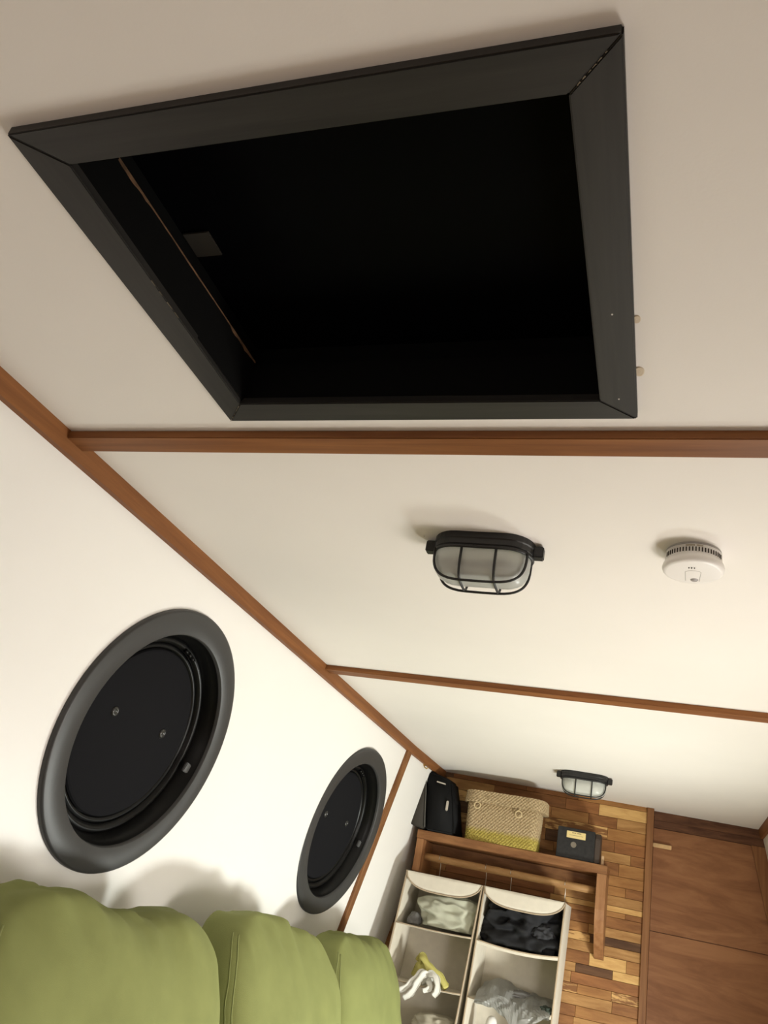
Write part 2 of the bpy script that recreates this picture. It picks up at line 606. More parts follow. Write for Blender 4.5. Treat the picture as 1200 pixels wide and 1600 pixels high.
    tag(obj('paint_chips', bm, mat('chipped_wood', (0.16, 0.13, 0.09), 0.7), r), 'pale chips along the frame mitres', kind='stuff')
    # two bright pin heads in the right-hand plank, a paler scuff at a mitre
    for (x, y) in ((-0.0745, 0.7255), (-0.0735, 0.889)):
        obj('pin_head', lathe([(0.0001, zb - .0012), (0.0009, zb - .0009), (0.0013, zb + .0005)],
                              lambda u, v_, h: (x + u, y + v_, h), 10), white_plastic, planks[1], True)
    return r


roof_window()
# resin drips beside the roof window
for (x, y, rr) in ((-0.0475, 0.847, 0.0085), (-0.0485, 0.749, 0.006)):
    bm = lathe([(rr, CEIL + 0.0005), (rr * .93, CEIL - .0012), (rr * .75, CEIL - .0008), (rr * .4, CEIL - .0014), (0.0005, CEIL - .0012)],
               lambda u, v_, h: (x + u * .75, y + v_ * 1.15, h), 20)
    tag(obj('resin_drip', bm, resin, ceiling, True), 'amber drip ring at the edge of the roof window')

# ------------------------------------------------------------------ portholes
def porthole(idx, c, yaw, label):
    e2 = Vector((LEAN, 0, 1)).normalized()
    n0 = Vector((1, 0, -LEAN)).normalized()
    ctr = wall_pt(c[0], c[1])
    rot = Matrix.Rotation(-yaw, 3, e2)          # positive yaw: far side stands further into the room
    n = rot @ n0
    e1 = rot @ Vector((0, 1, 0))
    lift = 0.0 if yaw == 0 else 0.004
    f = lambda u, v_, h: ctr + e1 * u + e2 * v_ + n * (h + lift)
    r = thing('window_%d' % idx, ctr, label, 'window', kind='structure')
    # flange with a rounded outer edge
    obj('flange', lathe([(0.250, -0.004), (0.2525, 0.011), (0.2545, 0.0125), (0.306, 0.0125), (0.3105, 0.011), (0.3125, 0.007), (0.313, -0.022 if yaw else -0.001)],
                        f, 96), black_satin, r, True)
    obj('liner_tube', lathe([(0.2515, 0.004), (0.246, -0.012), (0.242, -0.016), (0.238, -0.046)], f, 96), black_gloss, r, True)
    obj('window_ring', lathe([(0.240, -0.043), (0.234, -0.036), (0.229, -0.034), (0.223, -0.037), (0.219, -0.046)], f, 96), black_gloss, r, True)
    obj('back_plate', lathe([(0.262, -0.058), (0.262, -0.0575), (0.0005, -0.0575)], f, 64, close_first=False), black_gloss, r)
    obj('inner_ring', lathe([(0.219, -0.050), (0.214, -0.043), (0.208, -0.043), (0.204, -0.052)], f, 96), black_gloss, r, True)
    disc = obj('cover_disc', lathe([(0.203, -0.056), (0.203, -0.047), (0.200, -0.043), (0.195, -0.042), (0.0005, -0.042)], f, 96, close_last=True), black_felt, r)
    for a in (-0.104, 0.104):
        obj('stud', lathe([(0.0125, -0.0425), (0.0125, -0.0405), (0.0085, -0.0385), (0.0060, -0.0375), (0.0050, -0.0405), (0.0005, -0.0405)],
                          lambda u, v_, h: f(a + u, 0.022 + v_, h), 16), screw_metal, disc, True)
    for ang in (187, 353):
        a = radians(ang)
        d, t = (cos(a), sin(a)), (-sin(a), cos(a))
        g = lambda p, q, h: f(d[0] * p + t[0] * q, d[1] * p + t[1] * q, h)
        obj('turn_clip', box(0.224, 0.252, -0.012, 0.012, -0.020, -0.012, g, bev=0.002), grey_plastic, r)
    for q in (-0.020, 0.0, 0.022):
        a = radians(78) + q * 4
        obj('hinge_knuckle', tube([f(0.222 * cos(a - .03), 0.222 * sin(a - .03), -0.034), f(0.222 * cos(a + .03), 0.222 * sin(a + .03), -0.034)], 0.0055, 10), black_gloss, r, True)
    return r


porthole(2, P1C, 0.0, 'nearer and larger-looking round black-rimmed window above the first sofa cushion')
porthole(3, P2C, 0.052, 'farther round black-rimmed window beside the upright wall strip')

# ------------------------------------------------------------------ forward bulkhead with planks
bm = BM()
add_box(bm, -1.27, -0.041, -0.02, -0.008, 0, CEIL, lambda x, wd, z: B(x, wd, z))
wall_front = struct('wall_front', bm, mat('plank_backing', (0.035, 0.016, 0.008), 0.8), label='forward bulkhead clad in mixed brown planks')
rows = [1.945, 1.918, 1.867, 1.817, 1.763, 1.712, 1.668, 1.613, 1.568, 1.528, 1.486, 1.462, 1.439, 1.393, 1.354, 1.319, 1.277, 1.227, 1.191, 1.147, 1.109, 1.064, 1.02, 0.975, 0.93, 0.885, 0.84]
# known board ends near the post (x of the joints, board tone), the rest is random
known = {1: ([-0.29], [3, 5]), 2: ([-0.335, -0.205], [1, 2, 0]), 3: ([-0.245], [6, 1]), 4: ([-0.21], [2, 3]),
         5: ([-0.135], [0, 2]), 6: ([-0.185], [2, 1]), 7: ([], [1]), 8: ([-0.15], [1, 2]), 9: ([], [0]),
         10: ([], [5]), 11: ([-0.145], [1, 2]), 12: ([], [2]), 13: ([-0.30], [1, 0]), 14: ([-0.29], [6, 4]),
         15: ([], [0]), 16: ([-0.13], [5, 1]), 17: ([-0.185], [4, 5]), 18: ([-0.36], [0, 3]), 19: ([-0.185], [1, 6]), 20: ([-0.18], [0, 2]), 21: ([-0.33], [2, 1])}
rng = random.Random(21)
for i in range(len(rows) - 1):
    z1, z0 = rows[i], rows[i + 1]
    xl = -1.20 - max(0, 0.03)
    cuts, tones = known.get(i, ([], [rng.choice((0, 1, 2, 3))]))
    xs = [-0.069] + sorted(cuts, reverse=True)
    tn = list(reversed(tones))
    x = xs[-1]
    first = True
    while x > xl:
        L_ = rng.uniform(0.14, 0.36)
        if first and not cuts:
            L_ = rng.uniform(0.25, 0.42)
        first = False
        x -= L_
        if x < xl + 0.07:
            x = xl
        xs.append(x)
        tn.append(rng.choice((0, 1, 1, 2, 2, 3, 3, 4, 6)))
    for j in range(len(xs) - 1):
        pr = rng.uniform(-0.0012, 0.0012)
        bm = box(xs[j + 1] + .0005, xs[j] - .0005, -0.008, pr, z0 + .0006, z1 - .0006, B, bev=0.0008, seg=1)
        obj('plank', bm, plank_mats[tn[j] if j < len(tn) else 1], wall_front)

# post at the edge of the planking, recessed door, header, jamb
bm = BM()
post = [(-0.071, 0.012), (-0.040, 0.012)]
add_hexa(bm, [B(-0.071, 0.012, 0), B(-0.040, 0.012, 0), D(-0.040, -0.02, 0), B(-0.071, -0.02, 0),
              B(-0.071, 0.012, CEIL), B(-0.040, 0.012, CEIL), D(-0.040, -0.02, CEIL), B(-0.071, -0.02, CEIL)])
bevel(bm, 0.0015, 1)
struct('trim_6', bm, trim_wood_z, label='brown wooden post between planks and door')
door = thing('door_1', D(0.2, 0, 0), 'reddish plywood door recessed beside the plank wall', 'door', kind='structure')
obj('panel', box(-0.039, 0.75, -0.012, 0.0, 1.4205, 1.865, D), ply, door, origin=D(0.31, 0, 1.64))
obj('panel', box(-0.039, 0.85, -0.012, 0.001, 0.60, 1.4175, D), ply, door, origin=D(0.07, 0, 1.05))
obj('panel', box(-0.039, 0.85, -0.012, 0.001, 0.0, 0.597, D), ply, door)
obj('rail', box(-0.039, 0.75, -0.012, -0.006, 1.414, 1.424, D), ply_dark, door)
tag(obj('latch', box(-0.040, 0.043, 0.0, 0.016, 1.778, 1.797, D, bev=0.002), mat('pale_latch_wood', (0.62, 0.40, 0.19), 0.5, var=0.15, vscale=40), door), 'pale wooden turn latch')
struct('trim_7', box(-0.039, 0.46, 0.0, 0.010, 1.866, 1.9405, D, bev=0.001), ply_dark, label='shade-toned wooden header over the plywood door')
struct('trim_8', box(-0.039, 0.46, 0.0102, 0.018, 1.900, 1.9405, D, bev=0.001), ply_dark, label='thin shade-toned batten above the door header')
bm = BM()
lo = lambda z: 0.3945 + 0.206 * (1.86 - z)
hi = lambda z: 0.437 + LEAN * (CEIL - z)
add_hexa(bm, [D(lo(0), 0, 0), D(lo(0), 0.012, 0), D(hi(0), 0.012, 0), D(hi(0), 0, 0),
              D(lo(1.865), 0, 1.865), D(lo(1.865), 0.012, 1.865), D(hi(1.865), 0.012, 1.865), D(hi(1.865), 0, 1.865)])
struct('trim_9', bm, trim_wood_z, label='slanting brown jamb on the right of the door')

# ------------------------------------------------------------------ caged ceiling lights
def stadium(L_, W_, n=14):
    """outline of a capsule of total length L_, width W_."""
    r = W_ / 2
    c = L_ / 2 - r
    pts = []
    for k in range(n + 1):
        a = -pi / 2 + pi * k / n
        pts.append((c + r * cos(a), r * sin(a)))
    for k in range(n + 1):
        a = pi / 2 + pi * k / n
        pts.append((-c + r * cos(a), r * sin(a)))
    return pts


def even(pts, n):
    """n points spread evenly along a closed outline."""
    P = [Vector(p) for p in pts]
    L_ = [0.0]
    for i in range(len(P)):
        L_.append(L_[-1] + (P[(i + 1) % len(P)] - P[i]).length)
    out = []
    j = 0
    for k in range(n):
        d = L_[-1] * k / n
        while L_[j + 1] < d:
            j += 1
        t = (d - L_[j]) / max(1e-9, L_[j + 1] - L_[j])
        out.append(P[j].lerp(P[(j + 1) % len(P)], t))
    return out


def loft(sections):
    """sections: list of equal-length rings of world points."""
    bm = BM()
    rings = [[bm.verts.new(p) for p in s] for s in sections]
    n = len(rings[0])
    for A, B_ in zip(rings[:-1], rings[1:]):
        for k in range(n):
            bm.faces.new((A[k], A[(k + 1) % n], B_[(k + 1) % n], B_[k]))
    bm.faces.new(rings[0][::-1])
    bm.faces.new(rings[-1])
    return bm


def caged_light(cx, cy, rz, label):
    t = thing('caged_ceiling_light', (cx, cy, CEIL), label, 'light', 'caged lights on the ceiling')
    ca, sa = cos(rz), sin(rz)
    f = lambda u, v_, h: Vector((cx + u * ca - v_ * sa, cy + u * sa + v_ * ca, CEIL - h))
    ring = lambda L_, W_, h: [f(u, v_, h) for u, v_ in stadium(L_, W_)]
    obj('base', loft([ring(.196, .100, 0), ring(.198, .102, .012), ring(.194, .098, .014), ring(.194, .098, .024), ring(.188, .092, .027)]), black_plastic, t)
    obj('reflector', loft([ring(.176, .080, .0272), ring(.174, .078, .0282)]), reflector, t)
    # ribbed dome
    secs = []
    prof = [(.180, .086, .027), (.180, .086, .034), (.179, .085, .052), (.174, .080, .066), (.162, .068, .077), (.142, .050, .083), (.110, .025, .086)]
    for L_, W_, h in prof:
        st = []
        nn = 132
        base = even(stadium(L_, W_, 40), 148)
        for i, (u, v_) in enumerate(base):
            k = 1 + (0.05 if i % 2 else 0.0) * (1 if h < .07 else 0.2)
            st.append(f(u * (1 + (k - 1) * .5), v_ * k, h))
        secs.append(st)
    obj('dome', loft(secs), frosted, t, True)
    # wire guard
    rim = [f(u, v_, .0295) for u, v_ in stadium(.190, .094)]
    obj('guard_rim', tube(rim, .0035, 8, closed=True), black_plastic, t, True)
    for sv in (-1, 1):
        pts = []
        for k in range(25):
            a = pi * k / 24
            u = -0.089 * (abs(cos(a)) ** 0.5) * (1 if cos(a) > 0 else -1)
            h = .028 + .064 * (sin(a) ** 0.6)
            vv = sv * .028
            pts.append(f(u, vv, h))
        obj('guard_wire', tube(pts, .0026, 8), black_plastic, t, True)
    for su in (-1, 1):
        pts = []
        for k in range(17):
            a = pi * k / 16
            v_ = -0.047 * (abs(cos(a)) ** 0.5) * (1 if cos(a) > 0 else -1)
            h = .028 + .064 * (sin(a) ** 0.5)
            pts.append(f(su * .033, v_, h))
        obj('guard_wire', tube(pts, .0025, 8), black_plastic, t, True)
    for su in (-1, 1):
        obj('lug', box(su * .105 - .010, su * .105 + .010, -.010, .010, .004, .027, f, bev=.002), black_plastic, t)
    return t


caged_light(-0.343, 1.372, 0.02, 'black caged oval ceiling light nearer the smoke alarm, ribbed glass, unlit')
caged_light(-0.319, 3.585, 0.08, 'smaller-looking black caged ceiling light above the plank wall, unlit')
# the small screw hole beside the nearer light
obj('screw_hole', lathe([(0.0012, CEIL - .0003), (0.0001, CEIL - .0006)], lambda u, v_, h: (-0.462 + u, 1.352 + v_, h), 10), slot_dark, ceiling)

# ------------------------------------------------------------------ smoke alarm
def smoke_alarm(cx, cy):
    t = thing('smoke_alarm', (cx, cy, CEIL), 'round white smoke alarm on the ceiling right of the caged light', 'smoke alarm')
    f = lambda u, v_, h: (cx + u, cy + v_, CEIL - h)
    obj('mounting_base', lathe([(.0465, 0), (.0465, .003), (.044, .004)], f, 48, close_last=True), mat('grey_white_plastic', (0.42, 0.40, 0.38), 0.5), t)
    body = obj('body', lathe([(.045, .004), (.0475, .0045), (.0480, .022), (.0505, .025), (.0520, .031), (.0505, .036), (.047, .0385), (.044, .0388), (.0005, .0395)], f, 64), white_plastic, t, True)
    bm = BM()
    for k in range(22):
        a = radians(-90 - 66 + 132 * k / 21)
        r0, hw = .0484, .0011
        q = lambda du, dr, h: f((r0 + dr) * cos(a) - du * sin(a), (r0 + dr) * sin(a) + du * cos(a), h)
        add_hexa(bm, [q(-hw, -.002, .0105), q(hw, -.002, .0105), q(hw, .0002, .0105), q(-hw, .0002, .0105),
                      q(-hw, -.002, .0185), q(hw, -.002, .0185), q(hw, .0004, .0185), q(-hw, .0004, .0185)])
    tag(obj('vent_slots', bm, slot_dark, t), 'row of dark vent slots', kind='stuff')
    bm = BM()
    for k in range(13):
        if k == 7:
            continue
        a = radians(-106 + 32 * k / 12)
        for row in (0, 1):
            r0, hw, h0 = .0478, .0009, .0060 + .0017 * row
            q = lambda du, dr, h: f((r0 + dr) * cos(a) - du * sin(a), (r0 + dr) * sin(a) + du * cos(a), h)
            add_hexa(bm, [q(-hw, -.001, h0), q(hw, -.001, h0), q(hw, .0003, h0), q(-hw, .0003, h0),
                          q(-hw, -.001, h0 + .0011), q(hw, -.001, h0 + .0011), q(hw, .0003, h0 + .0011), q(-hw, .0003, h0 + .0011)])
    tag(obj('side_print', bm, print_tan, t), 'small tan print on the rim', kind='stuff')
    for du, s in ((-.0045, .8), (0, 1.2), (.0045, .8)):
        obj('sounder_hole', box(cx - .003 + du - .0009, cx - .003 + du + .0009, cy - .022 - .002 * s, cy - .022 + .002 * s, CEIL - .0402, CEIL - .039), slot_dark, t)
    pts = [f(-.013 + .026 * k / 10, -.0045 - .006 * sin(pi * k / 10) ** 0.5, .0392) for k in range(11)]
    pts = [f(-.0115, .034, .0392)] + pts + [f(.0115, .034, .0392)]
    obj('button_edge', tube(pts, .0006, 6), mat('button_groove', (0.45, 0.43, 0.40), 0.5), t, True)
    obj('indicator', lathe([(.0068, .039), (.006, .0404), (.0005, .0407)], lambda u, v_, h: f(.003 + u, .029 + v_, h), 20), led_grey, t, True)
    return t


smoke_alarm(0.035, 1.370)

# ------------------------------------------------------------------ sofa and its back cushions
def superbox(n, k):
    """unit rounded cube as bmesh, with exponent k."""
    bm = BM()
    bmesh.ops.create_cube(bm, size=2.0)
    bmesh.ops.subdivide_edges(bm, edges=bm.edges[:], cuts=n, use_grid_fill=True)
    for v in bm.verts:
        x, y, z = v.co
        s = (abs(x) ** k + abs(y) ** k + abs(z) ** k) ** (1 / k)
        v.co /= s
    return bm


def cushion(y0, y1, z0, z1, xb, th, sag, seed, label, drop=0.0, lean=0.26):
    yc, zc = (y0 + y1) / 2, (z0 + z1) / 2
    hw, hh = (y1 - y0) / 2, (z1 - z0) / 2
    t = thing('back_cushion', (xb, yc, z0), label, 'cushion', 'green back cushions on the sofa')

    def place(a, b, c, extra=0.0):
        bulge = 1.0 - 0.16 * (b * b) ** 1.5 - 0.22 * max(0, c) ** 3
        x = xb + th * 0.5 * (1 + a * bulge)
        y = yc + b * hw
        zz = zc + c * hh
        x -= lean * (zz - z1)
        # sagging top line and wrinkles gathered along it
        topness = max(0.0, c) ** 3
        zz += topness * (sag(b) + drop * b)
        wr = 0.0
        if c > 0:
            q = c ** 2 * max(0.0, 1 - (1 - c) * 1.6)
            wr = 0.0060 * q * (sin(b * 15 + seed + 3.5 * c + 4 * noise.noise(Vector((b * 3, seed, c)))) ** 5
                               + 1.4 * noise.noise(Vector((b * 6 + seed, c * 1.5, a * 2))))
        wr += 0.014 * noise.noise(Vector((b * 2.2 + seed, c * 2.2, a * 1.5)))
        e = abs(b) ** 6
        wr += 0.006 * e * noise.noise(Vector((c * 9 + seed, b * 3, a * 3)))
        x += wr * (1 if a > 0 else 0.4)
        zz += wr * topness * 0.8
        return Vector((x + extra, y, zz))

    bm = superbox(40, 4.6)
    for v in bm.verts:
        v.co = place(*v.co)
    obj('cover', bm, green, t, True)
    # double stitched seams down the end gussets
    for e in (-1,):
        for a in (0.66, 0.52):
            pts = []
            for i in range(41):
                p = Vector((a, e, -0.97 + 1.94 * i / 40))
                k = 4.6
                p /= (abs(p.x) ** k + abs(p.y) ** k + abs(p.z) ** k) ** (1 / k)
                pts.append(place(p.x, p.y, p.z))
            obj('seam', tube(pts, .0017, 6), green_seam, t, True)
    return t


sofa = thing('sofa', (-1.0, 2.4, 0), 'green sofa along the left wall under the round windows', 'sofa')
obj('base', box(-1.36, -0.40, 1.02, 3.72, 0.0, 0.30, bev=0.02), green, sofa)
for i in range(3):
    obj('seat_cushion', box(-1.18, -0.36, 1.06 + .88 * i, 1.92 + .88 * i, 0.302, 0.47, bev=0.04, seg=3), green, sofa, True)
obj('backrest', box(-1.262, -1.19, 1.02, 3.72, 0.31, 0.86, bev=0.02), green, sofa)
cushion(1.14, 1.93, 0.475, 1.200, -1.165, 0.235, lambda b: -0.034 * math.exp(-((b - 0.2) / 0.42) ** 2) + 0.024 * max(0, b - 0.45) / 0.55, 1.3,
        'first green back cushion, nearest, below the larger-looking round window')
cushion(1.99, 2.745, 0.475, 1.203, -1.165, 0.235, lambda b: -0.014 + 0.014 * b * b - 0.055 * max(0, b) ** 2.5, 5.1,
        'middle green back cushion, near end turned into view with double seam', drop=-0.022)
cushion(2.775, 3.455, 0.475, 1.172, -1.165, 0.235, lambda b: -0.004 * b, 9.4,
        'far green back cushion beside the hanging organiser, smallest in view')

# ------------------------------------------------------------------ shelf with hanging rail
SHX0, SHX1 = -1.072, -0.226
ZB, ZT = 1.595, 1.632
shelf = thing('wall_shelf', B(-0.65, 0.0, 1.26), 'brown wooden wall shelf with hanging rail under it', 'shelf')
obj('shelf_board', box(SHX0, SHX1 + .002, 0.002, 0.20, ZB, ZT, B, bev=0.002), shelf_wood, shelf)


def bracket(x0, x1):
    prof = [(0.196, ZB - .0005), (0.196, 1.56), (0.197, 1.50), (0.194, 1.45), (0.180, 1.41), (0.150, 1.36), (0.105, 1.31), (0.060, 1.275), (0.040, 1.262), (0.002, 1.258), (0.002, ZB - .0005)]
    bm = BM()
    a = [bm.verts.new(B(x0, wd, z)) for wd, z in prof]
    b = [bm.verts.new(B(x1, wd, z)) for wd, z in prof]
    n = len(prof)
    for i in range(n):
        bm.faces.new((a[i], a[(i + 1) % n], b[(i + 1) % n], b[i]))
    bm.faces.new(a[::-1])
    bm.faces.new(b)
    return bm


obj('side_bracket', bracket(-0.266, -0.226), shelf_wood_z, shelf)
obj('side_bracket', box(-1.070, -1.038, 0.002, 0.196, 1.4545, ZB - .0005, B, bev=.0015), shelf_wood_z, shelf)
obj('hanging_rail', tube([B(-1.039 + (1.039 - .265) * k / 8, 0.135, 1.526) for k in range(9)], 0.0165, 14), rod_wood, shelf, True)
obj('back_cleat', box(-1.037, -0.268, 0.002, 0.018, 1.545, 1.594, B), shelf_wood, shelf)

# ------------------------------------------------------------------ hanging canvas organisers
WF, WB = 0.29, 0.03
ZR = [1.444, 1.236, 1.022, 0.812, 0.604]


def organiser(x0, x1, drift, sag, label):
    xx = lambda x, z: x + drift * (ZR[0] - z)
    Bz = lambda x, wd, z: B(xx(x, z), wd, z)
    t = thing('hanging_organiser', B((x0 + x1) / 2, WF, ZR[-1]), label, 'organiser', 'canvas organisers hanging from the rail')
    th = 0.005
    zb = ZR[-1]
    for x in (x0, x1 - th):
        obj('side_panel', box(x, x + th, WB, WF, zb, ZR[0], Bz), canvas, t)
        obj('binding', tube([Bz(x + th / 2, WF, zb + (ZR[0] - zb) * k / 12) for k in range(13)], 0.0042, 6), canvas_edge, t, True)
    obj('back_panel', box(x0, x1, WB - .004, WB, zb, ZR[0], Bz), canvas, t)
    # shelves: sagging canvas sheets with a bound front edge
    for i, z in enumerate(ZR):
        bm = BM()
        sg = 0.002 if i == 0 else sag
        N = 12
        pr = None
        for k in range(N + 1):
            s = k / N
            x = x0 + th + (x1 - x0 - 2 * th) * s
            dz = -sg * (1 - (2 * s - 1) ** 2)
            hb = 0.0045 if i == 0 or sag < .006 else 0.013
            c = [bm.verts.new(Bz(x, WB, z + dz)), bm.verts.new(Bz(x, WF + .002, z + dz)),
                 bm.verts.new(Bz(x, WF + .002, z + dz - hb)), bm.verts.new(Bz(x, WF - .003, z + dz - hb)), bm.verts.new(Bz(x, WF - .003, z + dz - .004)), bm.verts.new(Bz(x, WB, z + dz - .004))]
            if pr:
                for q in range(6):
                    bm.faces.new((pr[q], pr[(q + 1) % 6], c[(q + 1) % 6], c[q]))
            else:
                bm.faces.new(c)
            pr = c
        bm.faces.new(pr[::-1])
        sh = obj('canvas_shelf', bm, canvas, t, False)
        if i:
            pts = [Bz(x0 + th + (x1 - x0 - 2 * th) * k / N, WF + .003, z - sg * (1 - (2 * k / N - 1) ** 2)) for k in range(N + 1)]
            obj('binding', tube(pts, 0.003, 6), canvas_edge, sh, True)
    # rounded front flap at the top
    W_ = x1 - x0
    bm = BM()
    out = []
    for k in range(31):
        s = k / 30
        u = 2 * s - 1
        dep = 0.070 * (1 - abs(u) ** 3.2) ** 0.6
        out.append((x0 + W_ * s, dep, 0.010 * (1 - u * u)))
    rows_ = []
    for x, dep, pu in out:
        rows_.append([bm.verts.new(Bz(x, WF + .003 + pu * (j / 5), ZR[0] + .003 - dep * j / 5)) for j in range(6)] +
                     [bm.verts.new(Bz(x, WF + pu * (1 - j / 5), ZR[0] + .003 - dep * (1 - j / 5))) for j in range(6)])
    for a_, b_ in zip(rows_[:-1], rows_[1:]):
        for q in range(12):
            bm.faces.new((a_[q], a_[(q + 1) % 12], b_[(q + 1) % 12], b_[q]))
    bmesh.ops.remove_doubles(bm, verts=bm.verts[:], dist=0.0002)
    fl = obj('front_flap', bm, canvas, t, True)
    obj('flap_binding', tube([Bz(x, WF + .003 + pu, ZR[0] + .003 - dep) for x, dep, pu in out], 0.0034, 6), canvas_edge, fl, True)
    # wire hooks over the rail
    for s in (0.30, 0.93) if x0 < -0.9 else (0.24, 0.93):
        x = x0 + W_ * s
        pts = [B(x, 0.105, ZR[0] - .002), B(x, 0.107, 1.50)]
        for k in range(9):
            a = pi + 0.3 - (pi + 0.5) * k / 8
            pts.append(B(x, 0.135 + 0.0195 * cos(a), 1.526 + 0.0195 * sin(a)))
        obj('hook', tube(pts, 0.0016, 6), bright_metal, t, True)
    return t


organiser(-1.066, -0.731, -0.070, 0.004, 'left-hand cream canvas organiser hanging under the shelf, beside the wall')
organiser(-0.725, -0.378, -0.035, 0.012, 'right-hand cream canvas organiser hanging under the shelf, white outer side')


def blob(c, r, seed, f=B, rough=0.35, fq=2.0, n=22, xmax=9.0, ridge=0.0, k=2.6):
    """crumpled soft lump in bulkhead coordinates (x, w, z)."""
    bm = superbox(n, k)
    for v in bm.verts:
        d = v.co.copy()
        q = Vector((d.x * fq + seed, d.y * fq, d.z * fq))
        a = noise.noise(q) + 0.5 * noise.noise(q * 2.1)
        rd = 1 - abs(noise.noise(q * 1.7 + Vector((9, 3, 1)))) * 2
        s = 1 + rough * a + ridge * (rd - .5)
        p = d * s
        z = p.z
        if z < -0.8:
            z = -0.8 + (z + .8) * .15
        x_ = min(c[0] + p.x * r[0], xmax + 0.1 * min(0, p.x * r[0]))
        v.co = f(x_, c[1] + p.y * r[1], c[2] + z * r[2])
    return bm


def ribbon(path, w0, w1, th, f=B):
    """soft rolled strip following path of (x, w, z)."""
    bm = BM()
    P = [Vector(p) for p in path]
    # smooth the path
    Q = []
    for i in range(len(P) - 1):
        p0, p1, p2, p3 = P[max(0, i - 1)], P[i], P[i + 1], P[min(len(P) - 1, i + 2)]
        for s in range(6):
            t = s / 6
            Q.append(0.5 * ((2 * p1) + (p2 - p0) * t + (2 * p0 - 5 * p1 + 4 * p2 - p3) * t * t + (3 * p1 - p0 - 3 * p2 + p3) * t ** 3))
    Q.append(P[-1])
    prev = None
    N = len(Q)
    for i, p in enumerate(Q):
        t = (Q[min(N - 1, i + 1)] - Q[max(0, i - 1)]).normalized()
        s = t.cross(Vector((0, 1, 0)))
        if s.length < .05:
            s = Vector((1, 0, 0))
        s.normalize()
        nn = s.cross(t).normalized()
        wd = (w0 + (w1 - w0) * i / (N - 1)) * (1 + .15 * sin(i * 1.1))
        if i in (0, N - 1):
            wd *= .6
        c = []
        for k in range(10):
            a = 2 * pi * k / 10
            q = p + s * (wd * .5 * cos(a)) + nn * (th * .5 * sin(a) + .25 * wd * cos(2 * a + 1))
            c.append(bm.verts.new(f(*q)))
        if prev:
            for k in range(10):
                bm.faces.new((prev[k], prev[(k + 1) % 10], c[(k + 1) % 10], c[k]))
        else:
            bm.faces.new(c[::-1])
        prev = c
    bm.faces.new(prev)
    return bm


def single(name, bm, m, label, cat, group=None, smooth=True):
    return tag(obj(name, bm, m, None, smooth), label, cat, group)


# what lies in the pockets
single('folded_clothes', blob((-0.868, 0.185, 1.306), (0.128, 0.085, 0.072), 3.0, rough=.2, ridge=.16, fq=1.3, n=30, k=3.5, xmax=-0.738), cloth_pale,
       'pale grey-green bundled clothes in the top left pocket', 'clothes')
single('grey_sock', blob((-1.018, 0.215, 1.262), (0.026, 0.03, 0.026), 8.0, rough=.25, fq=1.2, n=14), cloth_grey,
       'small dark grey crumpled sock beside the pale bundle', 'clothes')
single('dark_trousers', blob((-0.548, 0.165, 1.309), (0.152, 0.10, 0.090), 12.5, rough=.20, ridge=.28, fq=1.5, n=30, k=5, xmax=-0.386), cloth_dark,
       'charcoal crumpled trousers filling the top right pocket', 'clothes')
single('charcoal_top', blob((-0.462, 0.225, 1.300), (0.050, 0.04, 0.040), 31.0, rough=.2, ridge=.2, fq=1.5, n=24, xmax=-0.387), mat('dark_grey_cloth', (0.028, 0.028, 0.032), 0.8, bump=0.3, bscale=500),
       'dark grey crumpled top on the right of the charcoal trousers', 'clothes')
yc = thing('yellow_cloth', B(-0.87, 0.2, 1.022), 'yellow cloth draped at the back of the second left pocket', 'cloth')
obj('fold', ribbon([(-0.975, 0.20, 1.100), (-0.955, 0.24, 1.128), (-0.915, 0.26, 1.095), (-0.865, 0.27, 1.070), (-0.825, 0.28, 1.035)], .030, .030, .016), cloth_yellow, yc, True)
obj('fold', ribbon([(-0.985, 0.18, 1.040), (-0.970, 0.21, 1.085), (-0.925, 0.23, 1.075), (-0.865, 0.245, 1.045), (-0.835, 0.25, 1.030)], .035, .03, .02), cloth_yellow, yc, True)
wc = thing('white_cloth', B(-0.92, 0.27, 1.022), 'white cloth trailing over the edge of the second left pocket', 'cloth')
obj('fold', ribbon([(-0.900, 0.25, 1.050), (-0.935, 0.275, 1.070), (-0.960, 0.305, 1.035), (-0.995, 0.318, 0.995), (-1.030, 0.322, 0.985)], .026, .020, .014), cloth_white, wc, True)
obj('fold', ribbon([(-0.890, 0.25, 1.050), (-0.920, 0.285, 1.066), (-0.940, 0.312, 1.030), (-0.955, 0.324, 0.990), (-0.985, 0.325, 0.965)], .028, .022, .016), cloth_white, wc, True)
obj('fold', ribbon([(-0.930, 0.25, 1.040), (-0.900, 0.285, 1.070), (-0.868, 0.300, 1.060), (-0.855, 0.312, 1.020), (-0.868, 0.315, 0.995)], .030, .024, .016), cloth_white, wc, True)
obj('fold', ribbon([(-0.935, 0.24, 1.035), (-0.905, 0.28, 1.045), (-0.890, 0.30, 1.020), (-0.915, 0.312, 1.005)], .026, .020, .016), cloth_white, wc, True)


